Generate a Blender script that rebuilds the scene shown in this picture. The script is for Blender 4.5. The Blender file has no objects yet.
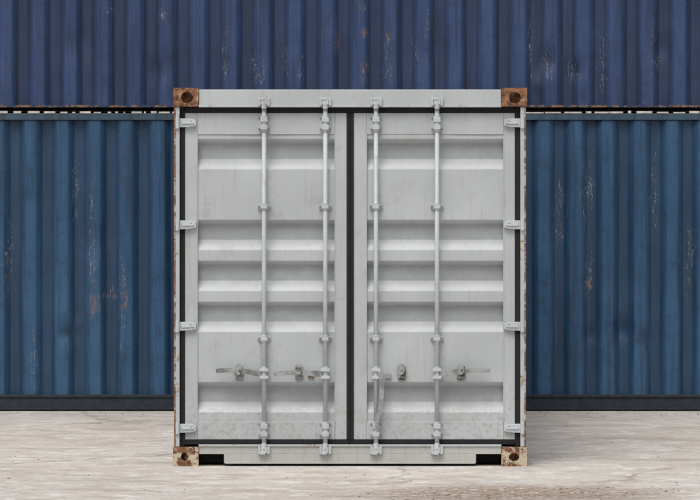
import bpy, bmesh, math, random
from mathutils import Vector, noise as mnoise
random.seed(7)
S=145.2; SB=115.4; WALL_Y=6.32
def FX(px): return (px-350)/S
def FZ(py): return (466-py)/S
def BX(px): return (px-350)/SB
def BZ(py): return (411-py)/SB
scene=bpy.context.scene

# ---------------------------------------------------------------- materials
class NT:
    def __init__(s,name):
        s.m=bpy.data.materials.new(name); s.m.use_nodes=True
        s.t=s.m.node_tree; s.b=s.t.nodes['Principled BSDF']
        s.tc=s.t.nodes.new('ShaderNodeTexCoord'); s.co=s.tc.outputs['Object']
    def new(s,k): return s.t.nodes.new(k)
    def link(s,a,b): s.t.links.new(a,b)
    def put(s,sock,v):
        if isinstance(v,bpy.types.NodeSocket): s.link(v,sock)
        else:
            if isinstance(v,tuple) and len(v)==3 and sock.type=='RGBA': v=(*v,1)
            sock.default_value=v
    def mapping(s,scale,loc=(0,0,0)):
        n=s.new('ShaderNodeMapping'); n.inputs['Scale'].default_value=scale; n.inputs['Location'].default_value=loc
        s.link(s.co,n.inputs['Vector']); return n.outputs[0]
    def noise(s,scale,detail=4,rough=.55,sc=(1,1,1),loc=(0,0,0)):
        n=s.new('ShaderNodeTexNoise'); n.inputs['Scale'].default_value=scale; n.inputs['Detail'].default_value=detail
        n.inputs['Roughness'].default_value=rough
        s.link(s.mapping(sc,loc),n.inputs['Vector']); return n.outputs['Fac']
    def ramp(s,v,a,b,lo=0.,hi=1.):
        n=s.new('ShaderNodeMapRange'); n.interpolation_type='SMOOTHSTEP'
        s.put(n.inputs['Value'],v); n.inputs['From Min'].default_value=a; n.inputs['From Max'].default_value=b
        n.inputs['To Min'].default_value=lo; n.inputs['To Max'].default_value=hi; return n.outputs[0]
    def math(s,op,a,b=0.,c=None):
        n=s.new('ShaderNodeMath'); n.operation=op; s.put(n.inputs[0],a); s.put(n.inputs[1],b)
        if c is not None: s.put(n.inputs[2],c)
        return n.outputs[0]
    def mix(s,f,a,b,blend='MIX'):
        n=s.new('ShaderNodeMix'); n.data_type='RGBA'; n.blend_type=blend
        s.put(n.inputs[0],f); s.put(n.inputs[6],a); s.put(n.inputs[7],b); return n.outputs[2]
    def xyz(s):
        n=s.new('ShaderNodeSeparateXYZ'); s.link(s.co,n.inputs[0]); return n.outputs
    def attr(s,name):
        n=s.new('ShaderNodeAttribute'); n.attribute_name=name; return n.outputs['Fac']
    def bump(s,h,strength=.2,dist=.01):
        n=s.new('ShaderNodeBump'); n.inputs['Strength'].default_value=strength; n.inputs['Distance'].default_value=dist
        s.link(h,n.inputs['Height']); s.link(n.outputs[0],s.b.inputs['Normal'])

def white_paint(name,col=(.46,.495,.51),rust=.70,grime=.35,rough=.5,pale=(.44,.33,.22),recess=False):
    t=NT(name)
    big=t.noise(1.6,3,.6)
    c=t.mix(t.ramp(big,.35,.7),tuple(k*.88 for k in col),col)
    st=t.noise(1,5,.68,sc=(30,30,1.8))
    c=t.mix(t.ramp(st,.50,.8,0,grime),c,(.27,.26,.23))
    sm=t.noise(6,5,.75,loc=(3,1,2))
    c=t.mix(t.ramp(sm,.54,.72,0,grime),c,(.29,.29,.27))
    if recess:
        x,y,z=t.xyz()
        c=t.mix(t.math('MULTIPLY',t.ramp(y,.055,.09,0,.72),t.ramp(sm,.3,.6,.6,1)),c,(.27,.29,.30))  # door recess shade painted in along with dirt, darker with depth
        sp=t.noise(38,4,.7,loc=(2,2,6))
        c=t.mix(t.math('MULTIPLY',t.ramp(z,.15,.75,.6,0),t.ramp(sp,.48,.66)),c,(.30,.27,.22))
        c=t.mix(t.ramp(sp,.69,.73,0,.75),c,(.15,.11,.085))
    rn=t.noise(9,8,.80,loc=(8,2,5))
    halo=t.ramp(rn,rust-.06,rust+.01,0,.6); m=t.ramp(rn,rust,rust+.02)
    c=t.mix(halo,c,pale); c=t.mix(m,c,t.mix(sm,(.055,.028,.016),(.24,.115,.06)))
    t.link(c,t.b.inputs['Base Color']); t.put(t.b.inputs['Roughness'],t.ramp(m,0,1,rough,.9))
    t.bump(t.noise(12,3,.6),.16,.004)
    return t.m
def blue_paint(name,base,fade,dark,yin=.012,chipth=.66,light=.3):
    t=NT(name)
    big=t.noise(.9,3,.6)
    c=t.mix(t.ramp(big,.3,.7),base,fade)
    st=t.noise(1,5,.7,sc=(14,14,.6))
    c=t.mix(t.ramp(st,.44,.68,0,.7),c,dark)
    st2=t.noise(1,5,.74,sc=(60,60,2.2),loc=(4,4,4))
    c=t.mix(t.ramp(st2,.50,.75,0,light),c,tuple(min(1,k*2.0+.03) for k in fade))
    sm=t.noise(8,5,.78,loc=(2,3,9))
    c=t.mix(t.ramp(sm,.48,.70,0,.55),c,dark)
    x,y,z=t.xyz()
    c=t.mix(t.math('MULTIPLY',t.ramp(y,yin+.004,yin+.034,0,.72),t.ramp(st,.3,.6,.75,1)),c,dark)  # grime by depth also carries the rib shading in the colour
    n1=t.noise(1,5,.80,sc=(150,70,32)); n0=t.noise(1,4,.75,sc=(60,40,10),loc=(7,7,7))
    n1=t.math('MULTIPLY_ADD',n1,.6,t.math('MULTIPLY',n0,.4))
    outer=t.ramp(y,yin+.004,yin+.022,1,0.08)
    g=t.math('MULTIPLY',t.math('MULTIPLY',t.ramp(n1,chipth,chipth+.03),t.ramp(big,.45,.55)),outer)
    a=t.attr('chip'); b=t.attr('orange')
    g=t.math('MAXIMUM',g,t.math('MULTIPLY',t.ramp(t.math('MULTIPLY_ADD',a,.09,n1),.62,.65),t.ramp(a,.0,.3,0,.75)))
    c=t.mix(g,c,t.mix(t.ramp(sm,.42,.6),(.33,.34,.35),(.17,.13,.10)))
    o=t.math('MULTIPLY',t.ramp(t.math('MULTIPLY_ADD',b,.12,n1),.61,.65),t.ramp(b,.0,.3,0,.85))
    c=t.mix(o,c,t.mix(sm,(.12,.065,.04),(.32,.21,.14)))
    t.link(c,t.b.inputs['Base Color']); t.put(t.b.inputs['Roughness'],t.ramp(sm,.3,.7,.38,.6))
    t.bump(t.noise(9,3,.65),.2,.006)
    return t.m
def rusty(name,paint=(.55,.53,.47),amt=.5,orange=(.42,.17,.055),dark=(.07,.03,.018)):
    t=NT(name)
    n=t.noise(11,6,.75); c=t.mix(t.ramp(t.noise(26,6,.75),.35,.65),dark,orange)
    c=t.mix(t.ramp(n,amt,amt+.06),c,paint)
    t.link(c,t.b.inputs['Base Color']); t.b.inputs['Roughness'].default_value=.85
    t.bump(t.noise(40,3,.7),.5,.006); return t.m
def plain(name,col,rough=.7,var=.3):
    t=NT(name); c=t.mix(t.ramp(t.noise(14,4,.65),.3,.7),tuple(k*(1-var) for k in col),tuple(k*(1+var) for k in col))
    t.link(c,t.b.inputs['Base Color']); t.b.inputs['Roughness'].default_value=rough; return t.m

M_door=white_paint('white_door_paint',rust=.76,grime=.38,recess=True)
M_frame=white_paint('white_frame_paint',rust=.66,grime=.45)
M_post=white_paint('white_post_paint',rust=.60,grime=.5)
M_sill=white_paint('white_sill_paint',col=(.45,.46,.43),rust=.63,grime=.6)
M_hard=white_paint('white_hardware_paint',col=(.50,.54,.56),rust=.67,grime=.5)
M_rub=plain('black_rubber',(.009,.009,.010),.85)
M_hole=plain('cavity_shade_steel',(.02,.017,.015),.9)  # near-black colour stands in for shade inside the sill openings
M_castT=rusty('rusty_casting_top',(.44,.36,.27),.55,(.31,.145,.07))
M_castB=rusty('rusty_casting_bottom',(.50,.43,.32),.49,(.31,.145,.07))
M_edge=rusty('rusty_edge',(.45,.38,.3),.5,(.30,.15,.07))
M_steel=plain('worn_lever_metal',(.24,.25,.25),.5,.45)
M_ret=rusty('rust_stained_retainer',(.30,.32,.325),.42,(.17,.115,.075),(.055,.042,.034))
M_bolt=plain('bolt_steel',(.22,.22,.22),.5,.4)
M_pale=plain('pale_seam',(.52,.49,.44),.8,.25)  # pale colour of the dashes along the tier seam

# ---------------------------------------------------------------- builder
class MB:
    def __init__(s): s.bm=bmesh.new()
    def box(s,x0,x1,y0,y1,z0,z1):
        v=[s.bm.verts.new(p) for p in [(x0,y0,z0),(x1,y0,z0),(x1,y1,z0),(x0,y1,z0),(x0,y0,z1),(x1,y0,z1),(x1,y1,z1),(x0,y1,z1)]]
        for f in [(0,3,2,1),(4,5,6,7),(0,1,5,4),(1,2,6,5),(2,3,7,6),(3,0,4,7)]: s.bm.faces.new([v[i] for i in f])
    def pbox(s,px0,px1,py0,py1,y0,y1): s.box(FX(px0),FX(px1),y0,y1,FZ(py1),FZ(py0))
    def cyl(s,p0,p1,r,n=16,r2=None):
        p0=Vector(p0);p1=Vector(p1);d=(p1-p0).normalized()
        a=d.orthogonal().normalized(); b=d.cross(a); r2=r if r2 is None else r2
        A=[s.bm.verts.new(p0+(a*math.cos(2*math.pi*i/n)+b*math.sin(2*math.pi*i/n))*r) for i in range(n)]
        B=[s.bm.verts.new(p1+(a*math.cos(2*math.pi*i/n)+b*math.sin(2*math.pi*i/n))*r2) for i in range(n)]
        for i in range(n): s.bm.faces.new([A[i],A[(i+1)%n],B[(i+1)%n],B[i]])
        s.bm.faces.new(A[::-1]); s.bm.faces.new(B)
    def prism(s,pts,y0,y1):
        A=[s.bm.verts.new((x,y0,z)) for x,z in pts]; B=[s.bm.verts.new((x,y1,z)) for x,z in pts]
        n=len(pts); s.bm.faces.new(A); s.bm.faces.new(B[::-1])
        for i in range(n): s.bm.faces.new([A[i],B[i],B[(i+1)%n],A[(i+1)%n]])
    def sweep(s,pts,hw):
        rings=[]
        for i,p in enumerate(pts):
            p=Vector(p); a=Vector(pts[max(i-1,0)]); b=Vector(pts[min(i+1,len(pts)-1)])
            d=(b-a).normalized(); dep=Vector((0,1,0)); up=d.cross(dep).normalized(); dep=up.cross(d).normalized()
            h,w=hw[i]; rings.append([s.bm.verts.new(p+up*h*su+dep*w*sv) for su,sv in((1,1),(1,-1),(-1,-1),(-1,1))])
        for A,B in zip(rings,rings[1:]):
            for i in range(4): s.bm.faces.new([A[i],A[(i+1)%4],B[(i+1)%4],B[i]])
        s.bm.faces.new(rings[0][::-1]); s.bm.faces.new(rings[-1])
    def holeplate(s,x0,x1,z0,z1,y0,y1,cx,cz,rx,rz):
        angs=[2*math.pi*i/32 for i in range(32)]
        for X in(x0,x1):
            for Z in(z0,z1): angs.append(math.atan2(Z-cz,X-cx)%(2*math.pi))
        angs=sorted(angs); O=[];I=[]
        for t in angs:
            c,q=math.cos(t),math.sin(t)
            k=min(((x1-cx)/c if c>1e-9 else (x0-cx)/c if c<-1e-9 else 1e9),((z1-cz)/q if q>1e-9 else (z0-cz)/q if q<-1e-9 else 1e9))
            O.append((cx+c*k,cz+q*k)); I.append((cx+c*rx,cz+q*rz))
        mk=lambda L,y:[s.bm.verts.new((x,y,z)) for x,z in L]
        of,ob,f,b=mk(O,y0),mk(O,y1),mk(I,y0),mk(I,y1); n=len(angs)
        for i in range(n):
            j=(i+1)%n
            s.bm.faces.new([of[i],of[j],f[j],f[i]]); s.bm.faces.new([of[j],of[i],ob[i],ob[j]])
            s.bm.faces.new([f[i],f[j],b[j],b[i]]); s.bm.faces.new([ob[i],b[i],b[j],ob[j]])
    def grid(s,rows):
        V=[[s.bm.verts.new(p) for p in r] for r in rows]
        for a,b in zip(V,V[1:]):
            for i in range(len(a)-1): s.bm.faces.new([a[i],a[i+1],b[i+1],b[i]])
    def done(s,name,mat,parent,bevel=0,smooth=False,wn=False):
        bmesh.ops.recalc_face_normals(s.bm,faces=s.bm.faces)
        me=bpy.data.meshes.new(name); s.bm.to_mesh(me); s.bm.free()
        o=bpy.data.objects.new(name,me); scene.collection.objects.link(o); me.materials.append(mat)
        if parent: o.parent=parent
        if smooth or bevel: 
            for p in me.polygons: p.use_smooth=True
        if bevel:
            m=o.modifiers.new('b','BEVEL'); m.width=bevel; m.segments=2; m.limit_method='ANGLE'; m.angle_limit=math.radians(35); m.harden_normals=True
        if wn: 
            m=o.modifiers.new('w','WEIGHTED_NORMAL'); m.keep_sharp=False
        return o
def rounded(poly,r=.007):
    out=[poly[0]]
    for a,b,c in zip(poly,poly[1:],poly[2:]):
        A,B,C=Vector(a),Vector(b),Vector(c); u=(A-B).normalized(); v=(C-B).normalized()
        rr=min(r,(A-B).length*.4,(C-B).length*.4)
        p,q=B+u*rr,B+v*rr; out+= [tuple(p),tuple(p*.25+B*.5+q*.25),tuple(q)]
    out.append(poly[-1]); return out
def corr_profile(u0,u1,pitch=.278,depth=.040,phase=0,fin=.27,fs=.20):
    f,sl=pitch*fin,pitch*fs; poly=[(u0,0)]; u=u0+.03+phase
    while u+pitch<u1-.02:
        poly+=[(u,0),(u+sl,depth),(u+sl+f,depth),(u+2*sl+f,0)]; u+=pitch
    poly.append((u1,0)); return rounded(poly)
def empty(name,loc):
    e=bpy.data.objects.new(name,None); e.location=loc; scene.collection.objects.link(e); return e

# ---------------------------------------------------------------- long wall containers
def wall_container(cx,z0,L,mat,matdark,mattop,rail,phase,seed,dents=(),chips=(),orange=(),depth=.044):
    e=empty('shipping_container',(cx,WALL_Y,z0)); H=2.591; W=2.438
    def panel(mapf,u0,u1,zs,ph,dn=()):
        mb=MB(); prof=corr_profile(u0,u1,phase=ph,depth=depth); rows=[]
        P=[prof[0]]
        for a,b in zip(prof,prof[1:]):
            n=max(1,int((b[0]-a[0])/.028))
            for k in range(1,n+1): P.append((a[0]+(b[0]-a[0])*k/n,a[1]+(b[1]-a[1])*k/n))
        nz=56
        for k in range(nz+1):
            z=zs[0]+(zs[1]-zs[0])*k/nz; r=[]
            edge=min(1,min(k,nz-k)/4)
            for u,d in P:
                w=mnoise.noise(Vector((u*1.3+seed,z*1.1,seed)))*.010+mnoise.noise(Vector((u*5,z*4,seed+3)))*.006
                for (du,dz,ra,am) in dn:
                    q=((u-du)**2+((z-dz)*.8)**2)/ra**2
                    if q<4: w+=am*math.exp(-q*2)
                r.append(mapf(u,d+w*edge,z))
            rows.append(r)
        mb.grid(rows); return mb
    def paint_attr(o,name,blobs):
        at=o.data.attributes.new(name,'FLOAT','POINT')
        vals=[]
        for v in o.data.vertices:
            m=0
            for cx_,cz_,rx,rz in blobs:
                q=((v.co.x-cx_)/rx)**2+((v.co.z-cz_)/rz)**2
                if q<1: m=max(m,(1-q)**.7)
            vals.append(m)
        at.data.foreach_set('value',vals)
    h=L/2
    o=panel(lambda u,d,z:(u,.012+d,z),-h+.12,h-.12,(rail,H-.075),phase,dents).done('side_panel',mat,e,wn=True,smooth=True)
    if chips: paint_attr(o,'chip',chips)
    if orange: paint_attr(o,'orange',orange)
    def simple(mapf,u0,u1,zs,ph):
        mb=MB(); prof=corr_profile(u0,u1,phase=ph,depth=depth); mb.grid([[mapf(u,d,z) for u,d in prof] for z in zs]); mb.done('end_panel',mat,e,wn=True,smooth=True)
    simple(lambda u,d,z:(u,W-.012-d,z),-h+.12,h-.12,(rail,H-.075),phase)
    for sx in(-1,1): simple(lambda u,d,z,sx=sx:(sx*(h-.03-d),u,z),.1,W-.1,(.12,H-.1),0)
    mb=MB()
    for y in((0,.05),(W-.05,W)): mb.box(-h+.17,h-.17,*y,H-.070,H-.012)
    mb.done('top_rail',mattop,e,.004)
    mb=MB()
    for y in((.004,.06),(W-.06,W-.004)): mb.box(-h+.17,h-.17,*y,.012,rail+.002)
    if rail>.08:
        mb.box(-h+.17,h-.17,-.006,.004,rail-.024,rail-.002)
        mb.box(-h+.17,h-.17,-.008,.004,.012,.03)
    mb.box(-h+.05,h-.05,.061,W-.061,.03,.12)
    mb.done('bottom_rail',matdark,e,.003)
    mb=MB()
    for sx in(-1,1):
        for y in((.003,.12),(W-.12,W-.003)): mb.box(min(sx*h*.9999,sx*(h-.13)),max(sx*h*.9999,sx*(h-.13)),*y,.118,H-.118)
        mb.box(min(sx*h*.9998,sx*(h-.06)),max(sx*h*.9998,sx*(h-.06)),.12,W-.12,H-.11,H-.01)
        mb.box(min(sx*h*.9998,sx*(h-.06)),max(sx*h*.9998,sx*(h-.06)),.12,W-.12,.01,.115)
    mb.done('corner_posts',mat,e,.004)
    mb=MB()
    for sx in(-1,1):
        for y in(0,W-.162):
            for z in(0,H-.118):
                x0,x1=sorted((sx*h,sx*(h-.178)))
                if y==0:
                    mb.holeplate(x0,x1,z,z+.118,-.003,.05,(x0+x1)/2,z+.059,.04,.028); mb.box(x0,x1,.05,.16,z,z+.118)
                else: mb.box(x0,x1,y,y+.162,z,z+.118)
    mb.done('corner_castings',mattop,e)
    mb=MB(); prof=corr_profile(-h+.1,h-.1,pitch=.209,depth=.02)
    mb.grid([[(u,y,H-.03-d) for u,d in prof] for y in(.05,W-.05)]); mb.done('roof',mat,e,wn=True,smooth=True)
    if z0==0:
        mb=MB(); x=-h+.3; rr=random.Random(int(seed*10))
        while x<h-.4:
            l=rr.uniform(.01,.16); hh=rr.uniform(.009,.023)
            mb.box(x,x+l,-.006+rr.uniform(0,.004),.03,H-.0115,H-.0115+hh); x+=l+rr.uniform(.003,.06)
        mb.done('roof_edge_dashes',M_pale,e)  # broken pale dashes between the stacked containers
    return e
def wb(b,cx,z0): px,py,rx,rz=b; return (BX(px)-cx,BZ(py)-z0,rx/SB,rz/SB)
cxl,cxu=.62,-.9; zu=2.618
low=[(8,270,7,70),(92,250,6,90),(108,292,9,14),(122,300,6,60),(75,190,6,40),(588,190,9,60),(590,270,7,50),(560,215,7,50),(655,200,6,60),(690,260,6,60),(33,360,7,40)]
lowo=[(94,306,9,18),(109,296,11,5),(124,300,6,16),(588,285,5,12)]
up=[(255,68,7,24),(262,70,6,20),(286,60,5,30),(388,60,5,40),(415,55,6,30),(430,30,5,40),(548,66,10,20),(572,68,10,16),(603,60,6,40),(655,50,6,50),(108,8,8,9),(163,15,8,14),(300,70,5,20),(530,40,5,50),(225,60,6,40)]
upo=[(364,72,5,18),(389,38,5,9),(389,72,4,12),(364,33,7,8),(364,9,6,8),(336,45,4,22)]
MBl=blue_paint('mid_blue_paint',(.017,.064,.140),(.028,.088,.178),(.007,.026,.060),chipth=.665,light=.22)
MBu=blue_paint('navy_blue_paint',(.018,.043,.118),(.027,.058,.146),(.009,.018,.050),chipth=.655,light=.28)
MBd=plain('dark_blue_rail',(.012,.020,.030),.75,.4)  # bottom rail colour, darker than the panels
MBt=blue_paint('teal_rail_paint',(.020,.060,.09),(.035,.08,.12),(.02,.02,.025),yin=.08,chipth=.64)
MBr=rusty('rusty_navy_rail',(.022,.035,.075),.47,(.26,.17,.11))
def dl(l,cx,z0): return [((BX(px)-cx),BZ(py)-z0,r,a) for px,py,r,a in l]
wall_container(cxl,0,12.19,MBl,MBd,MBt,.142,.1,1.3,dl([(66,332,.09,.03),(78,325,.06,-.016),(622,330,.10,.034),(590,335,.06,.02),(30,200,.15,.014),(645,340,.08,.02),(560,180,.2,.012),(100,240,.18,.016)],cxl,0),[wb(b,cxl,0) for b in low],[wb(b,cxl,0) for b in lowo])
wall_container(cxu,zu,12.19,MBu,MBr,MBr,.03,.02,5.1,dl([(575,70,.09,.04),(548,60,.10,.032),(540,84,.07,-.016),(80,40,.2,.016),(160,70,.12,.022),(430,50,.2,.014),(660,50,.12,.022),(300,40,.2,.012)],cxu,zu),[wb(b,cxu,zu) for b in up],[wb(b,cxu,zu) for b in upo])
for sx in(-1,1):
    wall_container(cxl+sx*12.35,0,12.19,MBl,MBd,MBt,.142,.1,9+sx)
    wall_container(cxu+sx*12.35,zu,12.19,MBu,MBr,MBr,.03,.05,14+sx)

# ---------------------------------------------------------------- the white container
C=empty('shipping_container',(0,0,0)); HW=FX(527); H=FZ(88); L=6.058
def castings(py0,py1,holes,mat,name):
    mb=MB(); mh=MB()
    for (a,b),(hx,hy,rx,rz) in zip(((173,198.5),(501.5,527)),holes):
        mb.holeplate(FX(a),FX(b),FZ(py1),FZ(py0),-.012,.05,FX(hx),FZ(hy),rx/S,rz/S)
        mh.box(FX(a)+.003,FX(b)-.003,.051,.165,FZ(py1)+.003,FZ(py0)-.003)
    mb.done(name,mat,C,.0); mh.done(name+'_core',mat,C)
castings(88,106.5,[(187,97.5,6,5.6),(515,98,6,5.6)],M_castT,'top_castings')
castings(447,466,[(184.5,456.5,3.6,4.2),(514,457,5.2,4.2)],M_castB,'bottom_castings')
mb=MB()
for sx in(-1,1):
    for z in(0,H-.118):
        x0,x1=sorted((sx*HW,sx*(HW-.162))); mb.box(x0,x1,L-.178,L,z,z+.118)
mb.done('rear_castings',M_castT,C,.004)
mb=MB()
mb.pbox(174,179.5,106.8,446.7,.0,.15); mb.pbox(520.5,526,106.8,446.7,.0,.15)
mb.pbox(179.5,184,106.8,446.7,.07,.15); mb.pbox(516,520.5,106.8,446.7,.07,.15)
for sx in(-1,1):
    x0,x1=sorted((sx*(HW-.004),sx*(HW-.12))); mb.box(x0,x1,L-.12,L-.01,.118,H-.118)
mb.done('corner_posts',M_post,C,.004)
mb=MB(); mb.pbox(174.2,175.6,107,446.5,-.003,.0); mb.pbox(524.4,525.8,107,446.5,-.003,.0); mb.done('post_edges',M_edge,C)
mb=MB(); mb.pbox(198.7,501.3,89.5,106.5,.0,.09)
mb.done('header_beam',M_frame,C,.005)
mb=MB(); mb.pbox(198.7,501.3,105.4,107.4,-.008,.0); mb.done('header_lip',M_post,C,.002)
mb=MB(); mb.pbox(198.7,501.3,445,454,.0,.10); mb.pbox(224,476,454,463.2,.0,.1)
mb.pbox(225,475,461.6,463.6,-.006,.0)
mb.done('door_sill',M_sill,C,.004)
mb=MB(); mb.pbox(198.7,501.3,444.2,446.2,-.01,.0); mb.done('sill_lip',M_post,C,.002)
mb=MB(); mb.pbox(199,224,454,464,.16,.2); mb.pbox(476,501,454,464,.16,.2); mb.pbox(224.2,475.8,462,463,.1,.3)  # first two boxes: dark backs painting the shade in the openings
mb.box(-HW+.1,HW-.1,.2,L-.1,.10,.15)
for i in range(18): mb.box(-HW+.06,HW-.06,.4+i*.32,.45+i*.32,.02,.10)
mb.done('underframe',M_hole,C)
mb=MB()
mb.pbox(179.6,184.6,108,445,.035,.07); mb.pbox(515.4,520.4,108,445,.035,.07)
mb.pbox(184.6,515.4,107.2,112.6,.035,.09); mb.pbox(184.6,515.4,440,444.8,.035,.09)
mb.pbox(346.9,353.6,112.6,440,.03,.09)
mb.done('door_gasket',M_rub,C,.003)
mb=MB(); mb.pbox(348.6,349.9,110,442,.022,.03); mb.done('center_gasket_lip',M_rub,C,.002)
RX=[139,220,261,302,382.5]
def door(x0,x1,px0,px1,name):
    mb=MB()
    mb.pbox(x0,px0,112.8,439.8,.040,.09); mb.pbox(px1,x1,112.8,439.8,.040,.09)
    mb.pbox(px0,px1,112.8,134.5,.040,.09); mb.pbox(px0,px1,421.5,439.8,.040,.09)
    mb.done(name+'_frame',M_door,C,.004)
    poly=[(FZ(134.6),.045)]
    d=.050
    for r in RX: poly+=[(FZ(r),.045),(FZ(r+6),.045+d),(FZ(r+20),.045+d),(FZ(r+30),.045)]
    poly.append((FZ(421.4),.045)); prof=rounded(poly,.005)
    P=[prof[0]]
    for a,b in zip(prof,prof[1:]):
        n=max(1,int(abs(a[0]-b[0])/.05))
        for k in range(1,n+1): P.append((a[0]+(b[0]-a[0])*k/n,a[1]+(b[1]-a[1])*k/n))
    rows=[]; nx=24
    for z,y in P:
        r=[]
        for i in range(nx+1):
            x=FX(px0)+(FX(px1)-FX(px0))*i/nx; e=min(1,min(i,nx-i)/3)
            w=(mnoise.noise(Vector((x*2.2,z*2.4,3.3)))*.007+mnoise.noise(Vector((x*7,z*6,1.3)))*.0028)*e
            r.append((x,y+w+.001,z))
        rows.append(r)
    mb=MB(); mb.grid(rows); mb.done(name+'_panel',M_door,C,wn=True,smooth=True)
    mb=MB(); mb.pbox(px0,px1,113,439,.12,.14); mb.done(name+'_back',M_frame,C)
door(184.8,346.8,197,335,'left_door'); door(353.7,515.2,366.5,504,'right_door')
mb=MB()
for a,b in((197,335),(366.5,504)):
    mb.pbox(a-.4,a+.5,134,422,.037,.041); mb.pbox(b-.5,b+.4,134,422,.037,.041)
mb.done('panel_welds',M_door,C,.001)
mb=MB(); mp=MB()
for py in(123,225,326.5,428.5):
    for s in(-1,1):
        X=lambda v:FX(350+s*(350-v))
        pts=[(X(174.5),FZ(py-4.5)),(X(191),FZ(py-4.5)),(X(196),FZ(py-3)),(X(196),FZ(py+2.5)),(X(191),FZ(py+4)),(X(174.5),FZ(py+4.5))]
        mb.prism(pts,.012,.037)
        mp.cyl((X(177.5),-.004,FZ(py+5.6)),(X(177.5),-.004,FZ(py-5.6)),.014)
        pts=[(X(181.5),FZ(py-1.2)),(X(194),FZ(py-.8)),(X(194),FZ(py+.8)),(X(181.5),FZ(py+1.2))]
        mb.prism(pts,.004,.0125)
        for q in(-2.8,2.8): mp.cyl((X(191),.004,FZ(py+q*.9)),(X(191),.013,FZ(py+q*.9)),.006,8)
mb.done('hinge_blades',M_hard,C,.003); mp.done('hinge_pins',M_hard,C,.002)
RY=.004
rod=MB(); br=MB(); bo=MB(); cam=MB()
for x in(264,325.3,376,437):
    rod.cyl((FX(x),RY,FZ(102)),(FX(x),RY,FZ(451)),.0155,20)
    for (y,sg) in((0,1),(1,-1)):
        ky=102 if y==0 else 450
        for q in(-4.6,4.6):
            br.prism([(FX(x+q-1.2),FZ(ky-3.8)),(FX(x+q+1.2),FZ(ky-3.8)),(FX(x+q+1.2),FZ(ky+3.8)),(FX(x+q-1.2),FZ(ky+3.8))],-.028,-.001)
        br.pbox(x-6,x+6,ky-4.2,ky+4.2,-.006,.0)
        cam.pbox(x-3.2,x+3.2,ky-2.6,ky+2.6,-.03,-.008)
        cam.cyl((FX(x),-.012,FZ(ky+sg*1)),(FX(x),-.012,FZ(ky+sg*7)),.022,16,.017)
        cam.pbox(x-4.2,x+1.5,ky-1.2+(-3.2 if y==0 else 3.0),ky+1.2+(-3.2 if y==0 else 3.0),-.034,-.01)
        by=123.5 if y==0 else 430
        pts=[(x-5.6,by-7.5),(x-3.8,by-9.3),(x+3.8,by-9.3),(x+5.6,by-7.5),(x+5.6,by+7.5),(x+3.8,by+9.3),(x-3.8,by+9.3),(x-5.6,by+7.5)]
        br.prism([(FX(a),FZ(b)) for a,b in pts],.030,.0395)
        br.pbox(x-3.6,x+3.6,by-6.3,by-1.5,-.022,.031); br.pbox(x-3.6,x+3.6,by+1.5,by+6.3,-.022,.031)
        cam.cyl((FX(x),RY,FZ(by-8.3)),(FX(x),RY,FZ(by+8.3)),.0205,18)
        for qx in(-4.6,4.6):
            for qz in(-5.5,5.5): bo.cyl((FX(x+qx),.022,FZ(by+qz)),(FX(x+qx),.031,FZ(by+qz)),.0075,6)
    for gy in(206.5,338.5):
        pts=[(x-6.6,gy-1.6),(x-3,gy-3.2),(x+3,gy-3.2),(x+6.6,gy-1.6),(x+6.6,gy+1.6),(x+3,gy+3.2),(x-3,gy+3.2),(x-6.6,gy+1.6)]
        br.prism([(FX(a),FZ(b)) for a,b in pts],.030,.0395)
        br.pbox(x-3.1,x+3.1,gy-2.1,gy+2.1,-.019,.031)
        cam.cyl((FX(x),RY,FZ(gy-3.4)),(FX(x),RY,FZ(gy-2.3)),.021,18); cam.cyl((FX(x),RY,FZ(gy+2.3)),(FX(x),RY,FZ(gy+3.4)),.021,18)
        for q in(-5.1,5.1): bo.cyl((FX(x+q),.021,FZ(gy)),(FX(x+q),.031,FZ(gy)),.008,6)
rod.done('locking_rods',M_hard,C,smooth=True); br.done('rod_brackets',M_hard,C,.0025); bo.done('bolts',M_bolt,C); cam.done('rod_cams',M_hard,C,.002)
hd=MB(); hb=MB(); hk=MB()
def hub(x,y=373.5):
    hb.pbox(x-4.3,x+4.3,y-5.2,y-2.2,-.026,.022); hb.pbox(x-4.3,x+4.3,y+2.2,y+5.2,-.026,.022)
    hb.cyl((FX(x),RY,FZ(y-7)),(FX(x),RY,FZ(y+7)),.021,16)
def retainer(x,y=372):
    hk.prism([(FX(a),FZ(b)) for a,b in[(x-3.6,y-6),(x+3.6,y-6),(x+4.6,y-1),(x+3.6,y+8),(x-3.6,y+8),(x-4.6,y-1)]],.031,.0395)
    hk.cyl((FX(x),.031,FZ(y-3)),(FX(x),-.012,FZ(y-3)),.016,14)
    hk.prism([(FX(a),FZ(b)) for a,b in[(x-2.4,y-9),(x+2.6,y-8),(x+3,y-1),(x+.8,y+2.5),(x-2.8,y+2)]],-.034,-.026)
    hk.pbox(x-3.2,x+3.2,y+4.5,y+7,.006,.031)
    hk.cyl((FX(x),-.042,FZ(y-3)),(FX(x),-.012,FZ(y-3)),.008,8)
def lever(x,s,L_,y=373.5,ang=0.):
    pts=[];hw=[]
    for k,(t,dz,w,yy) in enumerate([(0,0,.021,-.006),(.12,0,.022,-.010),(.25,-.6,.018,-.016),(.5,-1.2,.0165,-.018),(.72,-1.2,.016,-.018),(.86,-.4,.0165,-.020),(1,.6,.013,-.026)]):
        pts.append((FX(x+s*L_*t),yy,FZ(y+dz+ang*t))); hw.append((w,.0055))
    hd.sweep(pts,hw)
hub(264); lever(261,-1,45,373,-3.); retainer(239,372)
hub(325.3); lever(322,-1,48,373.5,0.); retainer(299,372)
hub(437); lever(440,1,50,373.5,-4.); retainer(461,372)
hub(376,373.5); retainer(401.5,372)
pts=[(377,368,-.012),(380.5,372,-.02),(381.8,380,-.026),(381.6,395,-.03),(380.5,407,-.033),(377.5,417,-.035),(376.5,426,-.042)]
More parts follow.
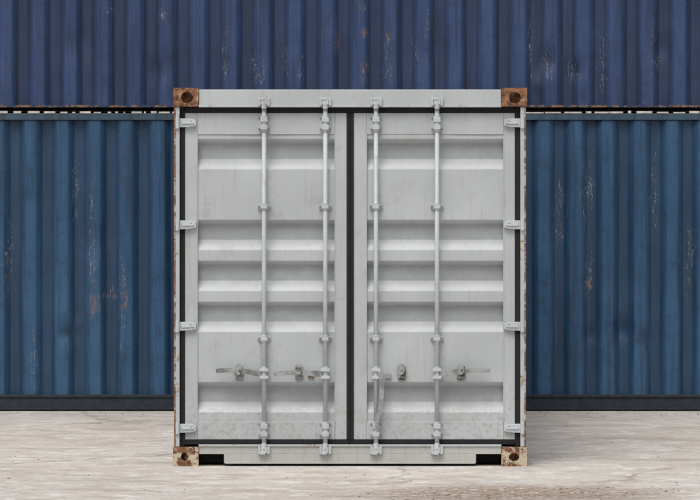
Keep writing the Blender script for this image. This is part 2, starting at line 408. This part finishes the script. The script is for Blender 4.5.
hd.sweep([(FX(a),y,FZ(b)) for a,b,y in pts],[(.016,.008),(.020,.008),(.017,.0065),(.016,.006),(.016,.006),(.0165,.006),(.013,.006)])
for x in(311,388): hk.pbox(x-3.2,x+3.2,374,378.5,.03,.0395)
hd.done('door_handles',M_steel,C,.002); hb.done('handle_hubs',M_hard,C,.002); hk.done('handle_retainers',M_ret,C,.002)
for sx in(-1,1):
    prof=corr_profile(.16,L-.14); mb=MB()
    mb.grid([[(sx*(HW-.012-d),u,.15+(H-.24)*k/8) for u,d in prof] for k in range(9)]); mb.done('side_panel',M_frame,C,wn=True,smooth=True)
    mb=MB(); x0,x1=sorted((sx*(HW-.003),sx*(HW-.06)))
    mb.box(x0,x1,.166,L-.18,H-.085,H-.012); mb.box(x0,x1,.166,L-.18,.012,.155); mb.done('side_rails',M_post,C,.004)
prof=corr_profile(-HW+.1,HW-.1); mb=MB(); mb.grid([[(u,L-.03-d,.15+(H-.25)*k/6) for u,d in prof] for k in range(7)]); mb.done('rear_panel',M_frame,C,wn=True,smooth=True)
mb=MB(); mb.box(-HW+.163,HW-.163,L-.08,L-.01,H-.11,H-.012); mb.box(-HW+.163,HW-.163,L-.08,L-.01,.012,.155); mb.done('rear_beams',M_post,C,.004)
prof=corr_profile(.1,L-.06,pitch=.209,depth=.02); mb=MB(); mb.grid([[(x,u,H-.022-d) for u,d in prof] for x in(-HW+.05,HW-.05)]); mb.done('roof',M_frame,C,wn=True,smooth=True)

# ---------------------------------------------------------------- ground
t=NT('worn_concrete')
x,y,z=t.xyz()
a=t.noise(.5,5,.65); b=t.noise(2.2,7,.76,loc=(4,2,0)); c3=t.noise(16,6,.78); fine=t.noise(80,3,.75)
c=t.mix(t.ramp(a,.35,.65),(.50,.465,.425),(.60,.57,.53))
c=t.mix(t.ramp(b,.49,.62,0,.6),c,(.37,.335,.30))
c=t.mix(t.ramp(c3,.49,.64,0,.6),c,(.32,.285,.25))
c=t.mix(t.ramp(t.noise(4,6,.78,loc=(9,9,0)),.51,.62,0,.65),c,(.74,.72,.69))
stn=t.noise(1.1,6,.7,loc=(3.3,8.1,0),sc=(.6,1.2,1))      # old oil / damp stains
c=t.mix(t.ramp(stn,.52,.64,0,.5),c,(.30,.255,.215))
c=t.mix(t.ramp(fine,.57,.72,0,.65),c,(.19,.16,.135))
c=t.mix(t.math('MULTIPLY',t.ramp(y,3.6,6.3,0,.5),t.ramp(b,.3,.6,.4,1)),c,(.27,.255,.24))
px_=t.math('MULTIPLY',t.math('SUBTRACT',x,1.0),.8); py_=t.math('MULTIPLY',t.math('ADD',y,2.25),1.2)
pd=t.ramp(t.math('ADD',t.math('MULTIPLY',px_,px_),t.math('MULTIPLY',py_,py_)),.0,1.1,1,0)
c=t.mix(t.math('MULTIPLY',pd,t.ramp(c3,.40,.52,0,.95)),c,(.25,.18,.125))
v=t.new('ShaderNodeTexVoronoi'); v.feature='DISTANCE_TO_EDGE'; v.inputs['Scale'].default_value=.30
wn=t.new('ShaderNodeTexNoise'); wn.inputs['Scale'].default_value=2.5; wn.inputs['Detail'].default_value=5; t.link(t.co,wn.inputs['Vector'])
va=t.new('ShaderNodeVectorMath'); va.operation='MULTIPLY_ADD'; t.link(wn.outputs['Color'],va.inputs[0]); va.inputs[1].default_value=(.7,.7,0); t.link(t.co,va.inputs[2])
t.link(va.outputs[0],v.inputs['Vector'])
cr=t.math('MULTIPLY',t.ramp(v.outputs['Distance'],.002,.009,1,0),t.ramp(a,.46,.56))
c=t.mix(t.math('MULTIPLY',cr,.5),c,(.16,.12,.095))
t.link(c,t.b.inputs['Base Color']); t.b.inputs['Roughness'].default_value=.92
t.bump(t.math('ADD',t.math('MULTIPLY',c3,.7),t.math('MULTIPLY',fine,.3)),.6,.014)
mb=MB(); mb.box(-400,400,-300,500,-.5,0); g=mb.done('ground',t.m,None)
mb=MB()
for i in range(420):
    if i<230: x=random.gauss(1.1,.55); y=-2.4+random.gauss(0,.25)+ (x-1.1)*.4
    elif i<330: x=random.uniform(-3.5,3.5); y=random.uniform(5.7,6.3)
    else: x=random.uniform(-3.2,3.2); y=random.uniform(-2.8,5)
    if abs(x)<1.25 and -.02<y<6.1: continue
    r=min(abs(random.gauss(.002,.003))+.002,.008)
    ret=bmesh.ops.create_icosphere(mb.bm,subdivisions=1,radius=r)
    sc=Vector((random.uniform(.8,1.8),random.uniform(.8,1.6),random.uniform(.4,.8)))
    for w in ret['verts']: w.co=Vector((w.co.x*sc.x,w.co.y*sc.y,w.co.z*sc.z))*random.uniform(.8,1.15)+Vector((x,y,r*.3))
mb.done('gravel',plain('crumbs',(.26,.21,.17),.9,.5),None)

# ---------------------------------------------------------------- light, sky, camera
EL,AZ=60,-20
w=bpy.data.worlds.new('World'); scene.world=w; w.use_nodes=True
nt=w.node_tree; bg=nt.nodes['Background']; sky=nt.nodes.new('ShaderNodeTexSky'); sky.sky_type='NISHITA'; sky.sun_disc=False
dirv=Vector((math.sin(math.radians(AZ))*math.cos(math.radians(EL)),-math.cos(math.radians(AZ))*math.cos(math.radians(EL)),math.sin(math.radians(EL))))
sky.sun_elevation=math.radians(EL); sky.sun_rotation=math.atan2(dirv.x,dirv.y)
sky.dust_density=6; sky.air_density=1.0; sky.ozone_density=.6
hs=nt.nodes.new('ShaderNodeHueSaturation'); hs.inputs['Saturation'].default_value=.5
nt.links.new(sky.outputs[0],hs.inputs['Color']); nt.links.new(hs.outputs[0],bg.inputs['Color']); bg.inputs['Strength'].default_value=.12
sl=bpy.data.lights.new('sun','SUN'); sl.energy=1.5; sl.angle=math.radians(30); sl.color=(1,.97,.94)
so=bpy.data.objects.new('sun',sl); scene.collection.objects.link(so); so.rotation_euler=(-dirv).to_track_quat('-Z','Y').to_euler()
cd=bpy.data.cameras.new('camera'); co=bpy.data.objects.new('camera',cd); scene.collection.objects.link(co)
D=WALL_Y*SB/(S-SB); 
co.location=(0,-D,1.846); co.rotation_euler=(math.radians(90),0,0)
cd.sensor_width=36; cd.lens=S*D/700*36; cd.shift_y=-52/700; cd.clip_end=2000
scene.camera=co
scene.view_settings.view_transform='Standard'; scene.view_settings.look='None'; scene.view_settings.exposure=0
